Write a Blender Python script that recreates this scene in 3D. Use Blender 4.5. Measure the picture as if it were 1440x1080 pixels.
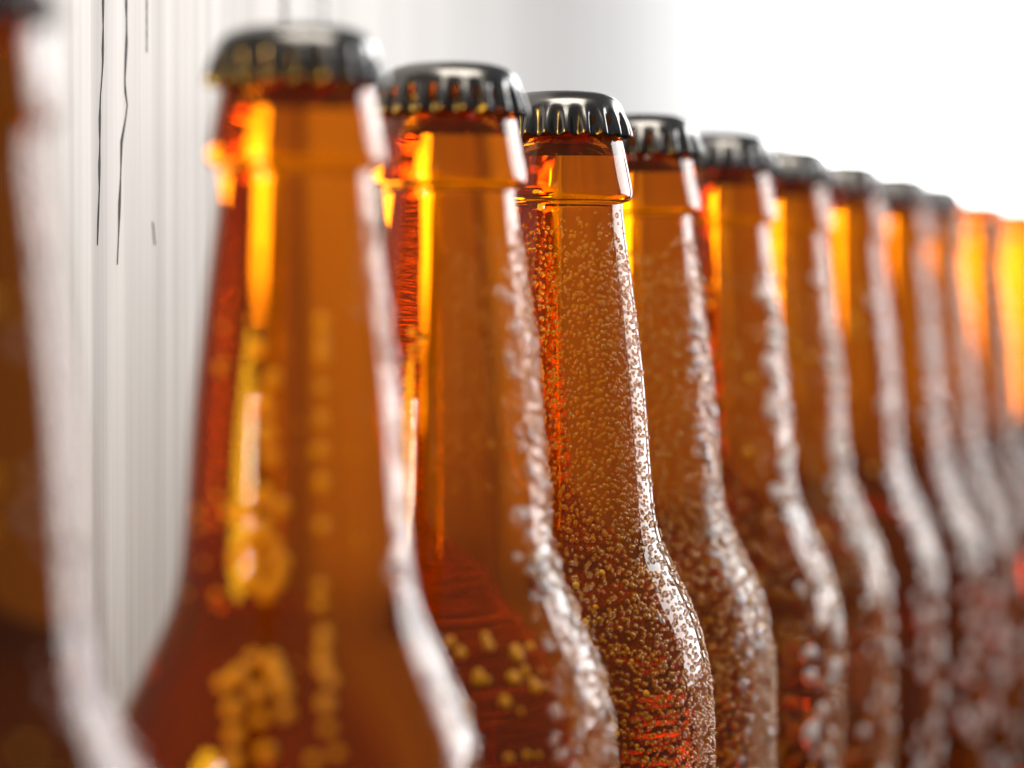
import bpy, math, random
import numpy as np
from mathutils import Vector, Matrix

for o in list(bpy.data.objects):
    bpy.data.objects.remove(o, do_unlink=True)
scene = bpy.context.scene
COL = scene.collection
rng = np.random.default_rng(7)
MM = 0.001
CAM_H = 0.184                      # the lens is level with the bottles' necks

# ------------------------------------------------------------------ camera
cam_data = bpy.data.cameras.new("camera")
cam = bpy.data.objects.new("camera", cam_data)
COL.objects.link(cam)
cam.location = (0, 0, CAM_H)
cam.rotation_euler = (math.radians(90), 0, 0)
F_PX = 3915.0                      # focal length in pixels of a 1440 px wide picture
cam_data.sensor_width = 36.0
cam_data.lens = 36.0 * F_PX / 1440.0
cam_data.shift_y = -93.0 / 1440.0
cam_data.clip_start = 0.01
cam_data.clip_end = 50.0
cam_data.dof.use_dof = True
cam_data.dof.focus_distance = 0.450 * 1.262
cam_data.dof.aperture_fstop = (cam_data.lens * MM) / 0.0147
cam_data.dof.aperture_blades = 0
scene.camera = cam

# ------------------------------------------------------------------ world + lamps
world = bpy.data.worlds.new("World")
scene.world = world
world.use_nodes = True
bg = world.node_tree.nodes["Background"]
bg.inputs[0].default_value = (0.92, 0.96, 1.0, 1)
bg.inputs[1].default_value = 0.10


def area_lamp(name, loc, target, sx, sy, radiance, color=(1, 1, 1)):
    ld = bpy.data.lights.new(name, 'AREA')
    ld.shape = 'RECTANGLE'
    ld.size, ld.size_y = sx, sy
    ld.energy = radiance * math.pi * sx * sy      # lamp surface radiance
    ld.color = color
    o = bpy.data.objects.new(name, ld)
    COL.objects.link(o)
    o.location = loc
    d = Vector(target) - Vector(loc)
    o.rotation_euler = d.to_track_quat('-Z', 'Y').to_euler()
    return o


# softbox down the right hand side of the row
area_lamp("side_softbox", (0.64, 0.97, 0.33), (0.32, 0.10, 0.18), 0.56, 0.44, 6.6, (1.0, 0.985, 0.97))
# fill lamp added to brighten the far half of the wall behind the row
area_lamp("wall_wash", (0.85, 2.0, 0.75), (0.17, 2.15, 0.25), 0.70, 0.50, 6.0)
# soft fill lamp added high in front of the row, lights the dew and the tops of the caps
area_lamp("top_fill", (0.12, 0.34, 0.82), (0.06, 0.62, 0.16), 0.55, 0.40, 8.0, (1.0, 0.90, 0.76))
# amber lamp added at the front left, reflecting as the gold stripe left of centre
warm = area_lamp("stripe_fill", (-0.45, 0.13, 0.065), (0.02, 0.55, 0.10), 0.25, 0.46, 13.0, (1.0, 0.52, 0.015))
warm.data.shape = 'ELLIPSE'
# small bright lamp in front of it for the white glint
area_lamp("front_strip", (-0.36, 0.12, 0.21), (0.0, 0.5, 0.18), 0.012, 0.06, 60.0)

scene.view_settings.view_transform = 'Standard'
scene.view_settings.look = 'None'
scene.view_settings.exposure = 0.55
scene.view_settings.gamma = 1.0
scene.render.engine = 'CYCLES'
cy = scene.cycles
cy.use_denoising = True
cy.use_adaptive_sampling = False
cy.max_bounces = 24
cy.transmission_bounces = 24
cy.glossy_bounces = 8
cy.diffuse_bounces = 4
cy.transparent_max_bounces = 8
cy.volume_bounces = 0
cy.caustics_reflective = False
cy.caustics_refractive = False
cy.blur_glossy = 0.3
cy.sample_clamp_indirect = 12.0


# ------------------------------------------------------------------ materials
FOG = 0.055
PANEL_L = 6.0


def new_mat(name):
    m = bpy.data.materials.new(name)
    m.use_nodes = True
    nt = m.node_tree
    return m, nt, nt.nodes["Principled BSDF"], nt.nodes["Material Output"]


def amber_glass():
    """clear amber glass carrying a breath of fog, tinted amber to add an inner glow: part of the light scatters at the surface"""
    m, nt, p, out = new_mat("amber_glass")
    N, L = nt.nodes.new, nt.links.new
    p.inputs["Base Color"].default_value = (0.90, 0.232, 0.0022, 1)
    p.inputs["Transmission Weight"].default_value = 1.0
    p.inputs["Roughness"].default_value = 0.0
    p.inputs["IOR"].default_value = 1.42
    df = N("ShaderNodeBsdfDiffuse"); tr = N("ShaderNodeBsdfTranslucent")
    for q in (df, tr):
        q.inputs["Color"].default_value = (0.92, 0.25, 0.002, 1)  # amber scatter lifts the dark bodies as if lit inside
    fog = N("ShaderNodeMixShader"); fog.inputs[0].default_value = 0.4
    L(df.outputs[0], fog.inputs[1]); L(tr.outputs[0], fog.inputs[2])
    tc = N("ShaderNodeTexCoord")
    nz = N("ShaderNodeTexNoise"); nz.inputs["Scale"].default_value = 60; nz.inputs["Detail"].default_value = 3
    L(tc.outputs["Object"], nz.inputs["Vector"])
    mr = N("ShaderNodeMapRange")
    mr.inputs[1].default_value = 0.3; mr.inputs[2].default_value = 0.7
    mr.inputs[3].default_value = FOG * 0.7; mr.inputs[4].default_value = FOG * 1.3
    L(nz.outputs[0], mr.inputs[0])
    mx = N("ShaderNodeMixShader")
    L(mr.outputs[0], mx.inputs[0]); L(p.outputs[0], mx.inputs[1]); L(fog.outputs[0], mx.inputs[2])
    L(mx.outputs[0], out.inputs["Surface"])
    v = N("ShaderNodeVolumeAbsorption")
    v.inputs["Color"].default_value = (1 - 5.0 / 12, 1 - 8.0 / 12, 1 - 11.0 / 12, 1)
    v.inputs["Density"].default_value = 12.0
    L(v.outputs[0], out.inputs["Volume"])
    return m


def water(name, col, glow):
    """condensation: clear water with a little haze put into its colour for the light the drops catch"""
    m, nt, p, out = new_mat(name)
    N, L = nt.nodes.new, nt.links.new
    p.inputs["Base Color"].default_value = (1, 1, 1, 1)
    p.inputs["Transmission Weight"].default_value = 1.0
    p.inputs["Roughness"].default_value = 0.0
    p.inputs["IOR"].default_value = 1.33
    tr = N("ShaderNodeBsdfTranslucent"); df = N("ShaderNodeBsdfDiffuse")
    for q in (tr, df):
        q.inputs["Color"].default_value = col + (1,)
    hz = N("ShaderNodeMixShader"); hz.inputs[0].default_value = 0.7
    L(tr.outputs[0], hz.inputs[1]); L(df.outputs[0], hz.inputs[2])
    mx = N("ShaderNodeMixShader"); mx.inputs[0].default_value = glow
    L(p.outputs[0], mx.inputs[1]); L(hz.outputs[0], mx.inputs[2])
    L(mx.outputs[0], out.inputs["Surface"])
    return m


def cap_paint():
    m, nt, p, out = new_mat("black_cap_lacquer")
    n = nt.nodes.new("ShaderNodeTexNoise")
    n.inputs["Scale"].default_value = 900
    r = nt.nodes.new("ShaderNodeMapRange")
    r.inputs[3].default_value = 0.16
    r.inputs[4].default_value = 0.30
    nt.links.new(n.outputs[0], r.inputs[0])
    nt.links.new(r.outputs[0], p.inputs["Roughness"])
    p.inputs["Base Color"].default_value = (0.007, 0.007, 0.0075, 1)
    p.inputs["Metallic"].default_value = 0.0
    p.inputs["IOR"].default_value = 2.0
    return m


def wall_mat():
    m, nt, p, out = new_mat("white_wall")
    N, L = nt.nodes.new, nt.links.new
    tc = N("ShaderNodeTexCoord")
    mp = N("ShaderNodeMapping")
    mp.inputs["Scale"].default_value = (90, 90, 1.2)
    L(tc.outputs["Object"], mp.inputs[0])
    a = N("ShaderNodeTexNoise"); a.inputs["Scale"].default_value = 1.0
    a.inputs["Detail"].default_value = 5; a.inputs["Roughness"].default_value = 0.65
    L(mp.outputs[0], a.inputs["Vector"])
    cr = N("ShaderNodeValToRGB")
    e = cr.color_ramp.elements
    e[0].position, e[0].color = 0.36, (0.33, 0.32, 0.322, 1)
    e[1].position, e[1].color = 0.60, (0.50, 0.488, 0.49, 1)
    L(a.outputs[0], cr.inputs[0])
    L(cr.outputs[0], p.inputs["Base Color"])
    p.inputs["Roughness"].default_value = 0.7
    p.inputs["Specular IOR Level"].default_value = 0.40
    return m


def plain(name, col, rough, metal=0.0, noise=0.15, scale=40):
    m, nt, p, out = new_mat(name)
    n = nt.nodes.new("ShaderNodeTexNoise")
    n.inputs["Scale"].default_value = scale
    n.inputs["Detail"].default_value = 6
    cr = nt.nodes.new("ShaderNodeValToRGB")
    for k, s in ((0, 1 - noise), (1, 1 + noise)):
        cr.color_ramp.elements[k].color = tuple(c * s for c in col) + (1,)
    nt.links.new(n.outputs[0], cr.inputs[0])
    nt.links.new(cr.outputs[0], p.inputs["Base Color"])
    p.inputs["Roughness"].default_value = rough
    p.inputs["Metallic"].default_value = metal
    return m


M_GLASS, M_CAP = amber_glass(), cap_paint()
M_WATER = water("gold_lit_dew", (1.0, 0.42, 0.012), 0.27)  # gold tint painted in for light shining through the beads
M_DROP = water("gold_lit_drops", (1.0, 0.47, 0.02), 0.5)  # stronger gold tint, painted-in brightness of the front drops
M_EDGE = water("glint_drops", (1.0, 0.96, 0.94), 0.2)  # white tint painted in for highlights on the edge drops
M_FAR = water("far_glint_drops", (1.0, 0.97, 0.95), 0.42)  # same painted highlight, stronger on the distant bottles
M_WALL = wall_mat()
M_SCRATCH = plain("dark_grime", (0.06, 0.058, 0.058), 0.8)
M_BELT = plain("dark_belt", (0.014, 0.012, 0.010), 0.95)
M_BELT.node_tree.nodes["Principled BSDF"].inputs["Specular IOR Level"].default_value = 0.0


# ------------------------------------------------------------------ helpers
def mesh_obj(name, verts, faces, mat, parent=None, smooth=True):
    me = bpy.data.meshes.new(name)
    me.from_pydata(verts, [], faces)
    me.validate()
    if smooth:
        me.polygons.foreach_set("use_smooth", [True] * len(me.polygons))
    me.materials.append(mat)
    o = bpy.data.objects.new(name, me)
    COL.objects.link(o)
    if parent:
        o.parent = parent
    return o


def smooth_profile(pts, n):
    """monotone-ish Catmull-Rom resampling of (r, z) points"""
    p = np.array(pts, float)
    seg = np.hypot(*np.diff(p, axis=0).T)
    t = np.concatenate([[0], np.cumsum(np.sqrt(seg))])
    out = []
    for s in np.linspace(0, t[-1], n):
        i = min(np.searchsorted(t, s, side='right') - 1, len(p) - 2)
        i = max(i, 0)
        h = t[i + 1] - t[i]
        u = (s - t[i]) / h
        m0 = (p[i + 1] - p[i - 1]) / (t[i + 1] - t[i - 1]) if i > 0 else (p[1] - p[0]) / h
        m1 = (p[i + 2] - p[i]) / (t[i + 2] - t[i]) if i + 2 < len(p) else (p[-1] - p[-2]) / h
        out.append((2*u**3-3*u**2+1)*p[i] + (u**3-2*u**2+u)*h*m0 + (-2*u**3+3*u**2)*p[i+1] + (u**3-u**2)*h*m1)
    return [tuple(q) for q in out]


def lathe(profile, seg, close_top=True, close_bottom=True):
    verts, faces = [], []
    for r, z in profile:
        for k in range(seg):
            a = 2 * math.pi * k / seg
            verts.append((r * math.cos(a), r * math.sin(a), z))
    for i in range(len(profile) - 1):
        for k in range(seg):
            k2 = (k + 1) % seg
            faces.append((i*seg+k, i*seg+k2, (i+1)*seg+k2, (i+1)*seg+k))
    if close_bottom:
        verts.append((0, 0, profile[0][1])); c = len(verts) - 1
        for k in range(seg):
            faces.append((c, (k+1) % seg, k))
    if close_top:
        b = (len(profile) - 1) * seg
        verts.append((0, 0, profile[-1][1])); c = len(verts) - 1
        for k in range(seg):
            faces.append((c, b + k, b + (k+1) % seg))
    return verts, faces


# outline of the bottle in mm: (radius, height above the lens level), bottom to top
NECK = [(30.8, -170), (30.9, -120), (31.0, -92), (30.9, -83), (30.3, -75), (29.0, -68), (27.2, -62), (25.0, -57),
        (22.4, -51.5), (20.3, -46.5), (19.0, -41), (18.3, -34), (17.7, -26), (16.8, -14), (15.6, -3), (14.2, 8), (13.1, 16), (12.5, 21.5)]
BASE = [(0.5, -180.5), (15, -181.5), (24, -184), (27.5, -184), (29.6, -182), (30.6, -178)]
FINISH = [(12.35, 23.2), (12.6, 23.9), (13.6, 24.2), (14.3, 25.0), (14.45, 26.2), (14.1, 28.5), (13.2, 33.0), (12.5, 36.2), (12.0, 37.4),
          (11.9, 38.2), (12.4, 38.8), (12.9, 39.8), (12.9, 41.2), (12.3, 42.8), (11.2, 43.6), (9.9, 43.4)]
neck_s = smooth_profile(NECK, 70)
profile_mm = BASE + neck_s + smooth_profile(FINISH, 60)
# inside of the mouth, a short open throat
mouth = profile_mm + [(8.9, 42.5), (8.4, 40.0), (8.3, 33.0)]
H0 = CAM_H / MM
gv, gf = lathe([(r * MM, (z + H0) * MM) for r, z in mouth], 96)
glass_proto = mesh_obj("glass", gv, gf, M_GLASS)
NR = np.array([q[0] for q in neck_s]); NZ = np.array([q[1] for q in neck_s])


def radius_at(z):
    return np.interp(z, NZ, NR)


def slope_at(z):
    return (radius_at(z + 0.6) - radius_at(z - 0.6)) / 1.2


# crown cap: 21 flutes
def crown_cap():
    seg, T = 21 * 10, 21
    # (radius, z, flute amplitude)
    rows = [(12.3, 42.0, 0), (12.6, 40.0, 0.0), (13.1, 38.6, 0.25), (13.5, 37.75, 0.85), (13.8, 37.4, 1.0), (13.95, 37.6, 1.0),
            (13.85, 38.6, 0.92), (13.7, 39.7, 0.80), (13.5, 40.8, 0.62), (13.3, 41.8, 0.36), (13.15, 42.6, 0.12), (12.95, 43.3, 0.03),
            (12.65, 44.1, 0), (12.1, 44.9, 0), (11.3, 45.6, 0), (10.2, 46.2, 0), (8.5, 46.7, 0), (5.5, 47.0, 0), (2, 47.1, 0)]
    v, f = [], []
    for r, z, a in rows:
        for k in range(seg):
            th = 2 * math.pi * k / seg
            c = math.cos(T * th)
            w = (abs(c) ** 0.55) * (1 if c > 0 else -1)
            rr = r + a * w
            zz = z + (0.25 * a * w if z < 39 else 0)
            v.append((rr * math.cos(th) * MM, rr * math.sin(th) * MM, (zz + H0) * MM))
    for i in range(len(rows) - 1):
        for k in range(seg):
            k2 = (k + 1) % seg
            f.append((i*seg+k, i*seg+k2, (i+1)*seg+k2, (i+1)*seg+k))
    b = (len(rows) - 1) * seg
    v.append((0, 0, (47.1 + H0) * MM)); c = len(v) - 1
    for k in range(seg):
        f.append((c, b + k, b + (k+1) % seg))
    return mesh_obj("crown_cap", v, f, M_CAP)


cap_proto = crown_cap()


# ------------------------------------------------------------------ droplets
def dome(rings, seg, flat):
    v = [(0, 0, flat)]
    for i in range(1, rings + 1):
        t = i / rings * math.radians(97)
        for k in range(seg):
            a = 2 * math.pi * (k + 0.5 * (i % 2)) / seg
            v.append((math.sin(t) * math.cos(a), math.sin(t) * math.sin(a), math.cos(t) * flat))
    f = [(0, 1 + k, 1 + (k + 1) % seg) for k in range(seg)]
    for i in range(1, rings):
        A, B = 1 + (i - 1) * seg, 1 + i * seg
        for k in range(seg):
            k2 = (k + 1) % seg
            if i % 2:   # row A is shifted by half a step
                f += [(A + k, B + k, B + k2) if False else (A + k, B + k, B + k2), (A + k, B + k2, A + k2)]
            else:
                f += [(A + k, B + k, A + k2), (A + k2, B + k, B + k2)]
    return np.array(v), np.array(f)


def scatter(th0, th1, z0, z1, spacing, jitter=0.42):
    """jittered hexagonal scatter over the unrolled neck; spacing is a function of (th, z) in mm"""
    pts = []
    z = z0
    row = 0
    while z < z1:
        sp_row = spacing(0.5 * (th0 + th1), z)
        r = float(radius_at(z))
        n = max(1, int((th1 - th0) * r / sp_row))
        th = th0 + (np.arange(n) + 0.5 * (row % 2) + rng.uniform(-jitter, jitter, n)) / n * (th1 - th0)
        zz = z + rng.uniform(-jitter, jitter, n) * sp_row
        pts.append(np.stack([th, zz, np.full(n, sp_row)], 1))
        z += sp_row * 0.87 / math.sqrt(1 + float(slope_at(z)) ** 2)
        row += 1
    return np.concatenate(pts)


def frames(th, z):
    r = radius_at(z)
    s = slope_at(z)
    c, sn = np.cos(th), np.sin(th)
    nl = 1 / np.sqrt(1 + s * s)
    n = np.stack([c * nl, sn * nl, -s * nl], 1)
    t = np.stack([-sn, c, np.zeros_like(c)], 1)
    b = np.cross(n, t)
    p = np.stack([r * c, r * sn, z + H0], 1)
    return p, n, t, b


def condensation(name, pts, size, parent, rings=3, seg=8, flat=0.75):
    """all fine drops of one bottle as one mesh; pts (th, z, spacing), size drop radii in mm"""
    dv, df = dome(rings, seg, flat)
    p, n, t, b = frames(pts[:, 0], pts[:, 1])
    k = len(pts)
    ex = rng.uniform(0.85, 1.15, (k, 1))
    S = size[:, None]
    V = (p[:, None, :] + (dv[None, :, 0:1] * t[:, None, :] * (S * ex)[:, None, :]) + (dv[None, :, 1:2] * b[:, None, :] * (S / ex)[:, None, :])
         + (dv[None, :, 2:3] * n[:, None, :] * S[:, None, :])) * MM
    nv = len(dv)
    Fc = (df[None] + (np.arange(k) * nv)[:, None, None]).reshape(-1, 3)
    me = bpy.data.meshes.new(name)
    V = V.reshape(-1, 3)
    me.vertices.add(len(V)); me.vertices.foreach_set("co", V.astype(np.float32).ravel())
    me.loops.add(len(Fc) * 3); me.loops.foreach_set("vertex_index", Fc.astype(np.int32).ravel())
    me.polygons.add(len(Fc)); me.polygons.foreach_set("loop_start", np.arange(0, len(Fc) * 3, 3, dtype=np.int32))
    me.polygons.foreach_set("use_smooth", np.ones(len(Fc), bool))
    me.update(calc_edges=True)
    me.materials.append(M_WATER)
    o = bpy.data.objects.new(name, me)
    COL.objects.link(o)
    o.parent = parent
    o["kind"] = "stuff"
    return o


def drop_meshes(mat, k=1.0):
    out = []
    for i, (flat, el, sq) in enumerate([(0.6, 1.0, 0), (0.66, 1.12, 0.1), (0.55, 0.92, -0.1), (0.62, 1.25, 0.18)]):
        dv, df = dome(5, 14, flat * k)
        v = dv.copy()
        v[:, 1] *= el
        v[:, 0] *= 1 - sq * v[:, 1] * 0.6
        v[:, 2] *= 1 - 0.25 * sq * v[:, 1]
        me = bpy.data.meshes.new("droplet")
        me.from_pydata([tuple(q) for q in v], [], [tuple(int(x) for x in q) for q in df])
        me.polygons.foreach_set("use_smooth", [True] * len(me.polygons))
        me.materials.append(mat)
        out.append(me)
    return out


DROPS = drop_meshes(M_DROP)
EDGE_DROPS = drop_meshes(M_EDGE, 0.85)
FAR_DROPS = drop_meshes(M_FAR, 0.85)


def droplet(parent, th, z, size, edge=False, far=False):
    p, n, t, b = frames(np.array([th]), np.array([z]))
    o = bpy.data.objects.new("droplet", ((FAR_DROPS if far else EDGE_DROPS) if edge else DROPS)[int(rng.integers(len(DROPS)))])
    COL.objects.link(o)
    o.parent = parent
    M = Matrix((t[0], b[0], n[0])).transposed().to_4x4()
    M = M @ Matrix.Diagonal((size * MM, size * MM, size * MM, 1))
    M.translation = Vector(p[0]) * MM
    o.matrix_local = M
    return o


# ------------------------------------------------------------------ the row of bottles
B1 = np.array([-302 / 8.7, 450.0])
STEP = np.array([23.0, 65.25])
ROW_DIR = STEP / np.linalg.norm(STEP)


NUDGE = {-1.49: -3.3, 3: -4.2, 4: -3.8, 5: -5.0, 6: -4.2, 7: -3.4, 8: -3.6, 9: -2.0, 10: 4.0}   # mm out of line


def bottle_xy(i):
    """i = 0 is the first bottle right of the gap"""
    p = B1 + STEP * i + np.array([NUDGE.get(i, 0.0), 0.0])
    return p * MM


LABELS = {
    -1.49: "nearest amber bottle, cut off by the left edge, standing apart before the gap",
    0: "large blurred amber bottle beside the gap, loose round droplets over its front",
    1: "second capped amber bottle after the gap, fine mist beside its yellow stripe",
    2: "sharpest amber bottle, third after the gap, covered in tiny dense beads",
    3: "amber bottle just behind the sharpest one, thick white beads down its edge",
    4: "fifth capped amber bottle after the gap, smooth neck and few droplets",
    5: "sixth capped amber bottle after the gap, blurred behind the smooth necked fifth",
    6: "seventh capped amber bottle after the gap, well out of focus",
    7: "eighth capped amber bottle after the gap, well out of focus",
    8: "last bottle in the receding row that still wears a black cap",
    9: "uncapped blurred bottle right behind the last capped one in the row",
    10: "last bottle of the row, without a cap, at the right edge of the photo",
}
GROUP = "amber beer bottles lined up in a receding row"


def toward_camera(xy):
    return math.atan2(-xy[1], -xy[0])


def make_bottle(i, capped=True):
    x, y = bottle_xy(i)
    root = bpy.data.objects.new("beer_bottle", None)
    COL.objects.link(root)
    root.location = (x, y, 0)
    root["label"] = LABELS[i]
    root["category"] = "bottle"
    root.rotation_euler = (rng.normal(0, 0.002), rng.normal(0, 0.0018), 0)
    root["group"] = GROUP
    g = glass_proto.copy(); COL.objects.link(g); g.parent = root; g.name = "glass"
    if capped:
        c = cap_proto.copy(); COL.objects.link(c); c.parent = root; c.name = "crown_cap"
        c.rotation_euler = (rng.normal(0, 0.002), rng.normal(0, 0.002), rng.uniform(0, 6.28))
    return root, toward_camera((x, y))


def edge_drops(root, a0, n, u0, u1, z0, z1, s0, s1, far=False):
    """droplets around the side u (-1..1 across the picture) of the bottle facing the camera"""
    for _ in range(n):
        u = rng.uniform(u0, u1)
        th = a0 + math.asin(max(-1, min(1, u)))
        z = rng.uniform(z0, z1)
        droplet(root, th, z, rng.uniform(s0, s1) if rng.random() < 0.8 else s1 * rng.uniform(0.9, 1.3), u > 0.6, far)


def mist(root, a0, th0, th1, z0, z1, sp, fill, keep=1.0, rings=3, seg=8, flat=0.75):
    pts = scatter(a0 + th0, a0 + th1, z0, z1, sp)
    # the dew thins out towards the borders of the wetted patch
    ez = np.clip(np.minimum(pts[:, 1] - z0, z1 + 2 - pts[:, 1]) / 14.0, 0.12, 1)
    et = np.clip(np.minimum(pts[:, 0] - (a0 + th0), (a0 + th1) - pts[:, 0]) / 0.35, 0.15, 1)
    pts = pts[rng.random(len(pts)) < keep * ez * et]
    size = pts[:, 2] * rng.uniform(fill[0], fill[1], len(pts)) * np.clip(np.exp(rng.normal(0, 0.22, len(pts))), 0.6, 1.5)
    return pts, size


# nearest bottle, left of the gap
r, a = make_bottle(-1.49)
edge_drops(r, a, 40, 0.2, 1.0, -80, 20, 0.5, 1.1)

# first after the gap: loose round droplets
r, a = make_bottle(0)
def drop_at(root, i, a0, px, py, size):
    """droplet on the front of bottle i where the photograph shows it"""
    x, y = bottle_xy(i)
    D = y / MM
    z = (447 - py) * D / F_PX
    for _ in range(3):
        R_ = float(radius_at(z))
        u = ((px - 720) * D / F_PX - x / MM) / R_
        u = max(-0.97, min(0.97, u))
        z = (447 - py) * (D - R_ * math.sqrt(1 - u * u)) / F_PX
    droplet(root, a0 + math.asin(u), z, size)


for px, py in ((365, 488), (315, 517), (385, 533), (370, 560), (376, 577), (377, 610), (383, 642), (372, 696), (350, 720), (397, 713),
               (328, 720), (372, 743), (353, 765), (387, 768), (336, 780), (365, 792), (397, 792), (357, 815), (378, 832), (392, 815),
               (340, 948), (365, 973), (333, 995), (370, 1010), (335, 1032), (377, 1058), (333, 1070), (385, 930), (392, 950), (400, 970),
               (403, 1002), (360, 925), (320, 960)):
    drop_at(r, 0, a, px, py, rng.uniform(1.15, 1.55))
for px, py in ((453, 453), (453, 478), (453, 500), (452, 545), (452, 590), (450, 635), (452, 680), (452, 740), (450, 825), (449, 850),
               (455, 893), (452, 915), (453, 937), (463, 957), (456, 990), (459, 1025), (440, 1070), (470, 1060)):
    drop_at(r, 0, a, px, py, rng.uniform(1.0, 1.4))
edge_drops(r, a, 14, 0.75, 1.0, -90, -20, 0.6, 1.2)
edge_drops(r, a, 60, 0.82, 1.0, -92, 20, 0.5, 1.3)
edge_drops(r, a, 30, -1.0, 0.9, -90, 10, 0.3, 0.6)
p1, s1 = mist(r, a, math.radians(30), math.radians(80), -3, 19, lambda t, z: 1.1, (0.3, 0.5), 0.8)
condensation("condensation", p1, s1, r)

# second: fine mist from the stripe to its right edge
r, a = make_bottle(1)
p1, s1 = mist(r, a, math.radians(-12), math.radians(110), -34, 18, lambda t, z: 0.95 + 0.3 * (z < -20), (0.22, 0.38), 0.8)
p2, s2 = mist(r, a, math.radians(35), math.radians(100), -92, 16, lambda t, z: 1.9, (0.25, 0.45), 0.75)
condensation("condensation", np.concatenate([p1, p2]), np.concatenate([s1, s2]), r)
edge_drops(r, a, 70, 0.62, 1.0, -95, 5, 0.7, 1.5)
edge_drops(r, a, 50, -0.1, 0.7, -95, -55, 0.5, 1.1)
edge_drops(r, a, 14, -0.5, -0.3, -24, 2, 0.4, 0.6)

# third: in focus, dense beads
r, a = make_bottle(2)
p1, s1 = mist(r, a, math.radians(-125), math.radians(84), -114, 22.5,
              lambda t, z: 1.15 if z > -25 else (1.2 if z > -45 else 1.45), (0.27, 0.43), 0.95)
p2, s2 = mist(r, a, math.radians(68), math.radians(125), -100, -42, lambda t, z: 1.0, (0.3, 0.5), 0.9)
condensation("condensation", np.concatenate([p1, p2]), np.concatenate([s1, s2]), r)
edge_drops(r, a, 40, -0.6, 0.8, -95, -48, 0.45, 0.75)

# fourth: larger beads
r, a = make_bottle(3)
p1, s1 = mist(r, a, math.radians(-110), math.radians(110), -120, 19, lambda t, z: 1.7, (0.27, 0.43), 0.92)
condensation("condensation", p1, s1, r)
edge_drops(r, a, 90, 0.7, 1.0, -118, 0, 0.8, 1.5)

# fifth and beyond
for i in range(4, 11):
    r, a = make_bottle(i, capped=i < 9)
    if i < 6:
        p1, s1 = mist(r, a, math.radians(-100), math.radians(100), -135, 16, lambda t, z: 2.4, (0.2, 0.42), 0.6)
        condensation("condensation", p1, s1, r)
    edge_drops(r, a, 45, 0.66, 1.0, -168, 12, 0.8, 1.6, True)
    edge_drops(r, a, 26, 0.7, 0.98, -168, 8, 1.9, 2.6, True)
    edge_drops(r, a, 28, -0.6, 0.5, -168, 16, 0.8, 1.3)

for proto in (glass_proto, cap_proto):
    bpy.data.objects.remove(proto, do_unlink=True)

# ------------------------------------------------------------------ wall behind the row
WALL_A = math.radians(9)                      # the wall drifts away from the row
WALL_0 = np.array([-83.2, 571.5])
S_BEND, R_BEND = 9000.0, 700.0


def wall_pt(s, off=0.0):
    d = np.array([math.sin(WALL_A), math.cos(WALL_A)])
    if s <= S_BEND:
        p = WALL_0 + d * s
        a = WALL_A
    else:
        turn = math.pi / 2 - WALL_A
        a = WALL_A + min((s - S_BEND) / R_BEND, turn)
        c = WALL_0 + d * S_BEND + R_BEND * np.array([math.cos(WALL_A), -math.sin(WALL_A)])
        p = c + R_BEND * np.array([-math.cos(a), math.sin(a)])
        p = p + np.array([1.0, 0.0]) * max(0.0, s - S_BEND - turn * R_BEND)
    return (p + np.array([math.cos(a), -math.sin(a)]) * off) * MM


def wall_s_at(px):
    """distance along the wall (mm, from the first bottle) seen at picture column px"""
    # solve f * X / D + 720 = px
    best = min(np.linspace(-420, 2500, 26001), key=lambda s: abs(720 + F_PX * wall_pt(s)[0] / wall_pt(s)[1] - px) if wall_pt(s)[1] > 0.05 else 1e9)
    return float(best)


def build_wall():
    ss = np.concatenate([np.arange(-80, 600, 2.0), np.arange(600, 2580, 10.0)])
    rel = np.zeros(len(ss))
    for wl, am in ((90, .5), (40, .4), (17, .25), (8, .16)):
        knots = np.arange(-400, 6000, wl)
        rel += am * np.interp(ss, knots, rng.uniform(-1, 1, len(knots))) * np.interp(ss, knots, rng.uniform(0, 1, len(knots)) ** 2)
    v, f = [], []
    for s, d in zip(ss, rel):
        x, y = wall_pt(s, d)
        v.append((x, y, -0.6)); v.append((x, y, 1.3))
    for k in range(len(ss) - 1):
        f.append((2*k, 2*k+2, 2*k+3, 2*k+1))
    n = len(v)
    for s in ss:                                # back face, 20 mm behind
        x, y = wall_pt(s, -20)
        v.append((x, y, -0.6)); v.append((x, y, 1.3))
    for k in range(len(ss) - 1):
        f.append((n+2*k, n+2*k+1, n+2*k+3, n+2*k+2))
        f.append((2*k+1, 2*k+3, n+2*k+3, n+2*k+1))
    w = mesh_obj("wall", v, f, M_WALL)
    w["kind"] = "structure"
    w["label"] = "pale streaked wall running behind the row of bottles"
    return w, ss, rel


wall, w_ss, w_rel = build_wall()


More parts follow.
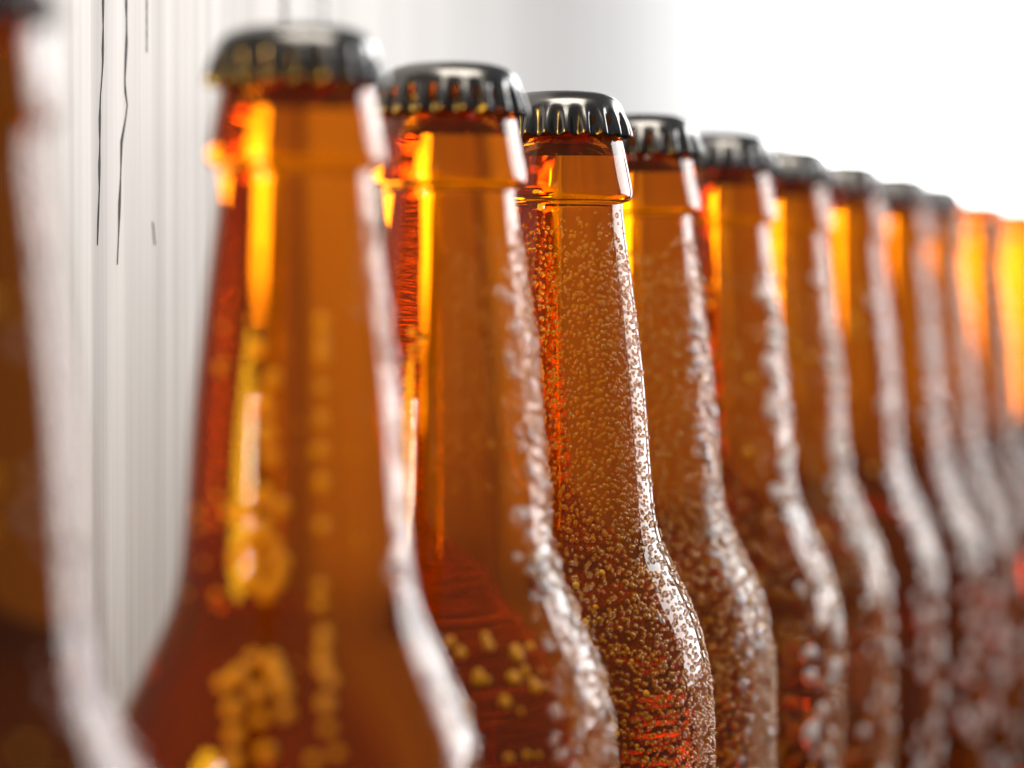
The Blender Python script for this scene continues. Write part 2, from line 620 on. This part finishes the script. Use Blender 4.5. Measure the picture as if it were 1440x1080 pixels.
def scratch(path, width):
    """a thin raised run of grime on the wall; path in picture pixels of the photograph's framing"""
    sv = []
    xs = np.array([q[0] for q in path], float); ys = np.array([q[1] for q in path], float)
    yy = np.linspace(ys[0], ys[-1], 26)
    xx = np.interp(yy, ys, xs)
    v, f = [], []
    cur = wall_s_at(xx[0])
    gridS = np.linspace(cur - 60, cur + 60, 1201)
    gp = np.array([wall_pt(s) for s in gridS])
    gx = 720 + F_PX * gp[:, 0] / gp[:, 1]
    for k, (x, y) in enumerate(zip(xx, yy)):
        s = float(np.interp(x, gx, gridS))
        d = wall_pt(s)[1]
        z = CAM_H + (447 - y) * d / F_PX
        w = width * (0.55 + 0.45 * math.sin(k * 1.7 + x)) * min(1, (len(yy) - k) / 5)
        o = float(np.interp(s, w_ss, w_rel))
        for q, h in ((-w, 0.02), (-w * 0.5, 0.22), (w * 0.5, 0.22), (w, 0.02)):
            px, py = wall_pt(s + q * 1.0, o + h)
            v.append((px, py, z))
        if k:
            for q in range(3):
                f.append((4*k-4+q, 4*k-3+q, 4*k+1+q, 4*k+q))
    mesh_obj("scratch", v, f, M_SCRATCH, wall)


scratch([(146, -60), (145, 90), (141, 140), (140, 260), (137, 345)], 0.8)
scratch([(177, -60), (178, 60), (175, 120), (179, 150), (171, 200), (168, 300), (165, 372)], 0.9)
scratch([(206, -60), (206, 74)], 0.35)
scratch([(214, 312), (217, 345)], 0.4)
scratch([(399, -80), (400, 60)], 4.2)
scratch([(455, -80), (456, 50)], 3.4)

# unseen board added behind the row to darken and warm the view through glass
def flag_board():
    v, f = [], []
    def section(sg):
        top = float(np.interp(sg, [560, 640], [CAM_H + 0.058, 0.11]))
        return [(sg, 6, 0.002), (sg, 6, top), (sg, 18, top), (sg, 18, 0.002)]
    ss = np.append(np.linspace(wall_s_at(352), 560, 16), np.linspace(640, 2500, 22))
    for sg in ss:
        for s_, off, z in section(sg):
            x, y = wall_pt(s_, off)
            v.append((x, y, z))
    n = len(ss)
    for k in range(n - 1):
        for q in range(4):
            a_, b_ = 4*k + q, 4*k + (q + 1) % 4
            f.append((a_, b_, b_ + 4, a_ + 4))
    f.append((0, 1, 2, 3)); f.append(tuple(4*(n-1) + q for q in (3, 2, 1, 0)))
    g = mesh_obj("flag_board", v, f, plain("dark_board", (0.34, 0.26, 0.17), 0.9), smooth=False)
    g["kind"] = "structure"


flag_board()


# glowing panel added past the wall's end: white background, light through the glass
def add_backlight():
    m, nt, p, out = new_mat("panel_glow")
    e = nt.nodes.new("ShaderNodeEmission")
    e.inputs[0].default_value = (1.0, 0.99, 0.97, 1)
    e.inputs[1].default_value = PANEL_L
    nt.links.new(e.outputs[0], out.inputs["Surface"])
    x0, y0 = wall_pt(2575)
    v = [(x0, y0, -0.10), (x0 + 0.80, y0 - 0.14, -0.10), (x0 + 0.80, y0 - 0.14, 0.95), (x0, y0, 0.95)]
    w = mesh_obj("backlight_panel", v, [(0, 1, 2, 3)], m, smooth=False)
    w["kind"] = "structure"


add_backlight()

# ------------------------------------------------------------------ the surface they stand on (below the frame)
tv = [(-0.6, -0.3, 0), (0.45, -0.3, 0), (0.62, 2.2, 0), (-0.2, 2.2, 0)]
tv += [(x, y, -0.04) for x, y, _ in tv]
t = mesh_obj("table", tv, [(0, 1, 2, 3), (7, 6, 5, 4), (0, 4, 5, 1), (1, 5, 6, 2), (2, 6, 7, 3), (3, 7, 4, 0)], M_BELT, smooth=False)
t["kind"] = "structure"
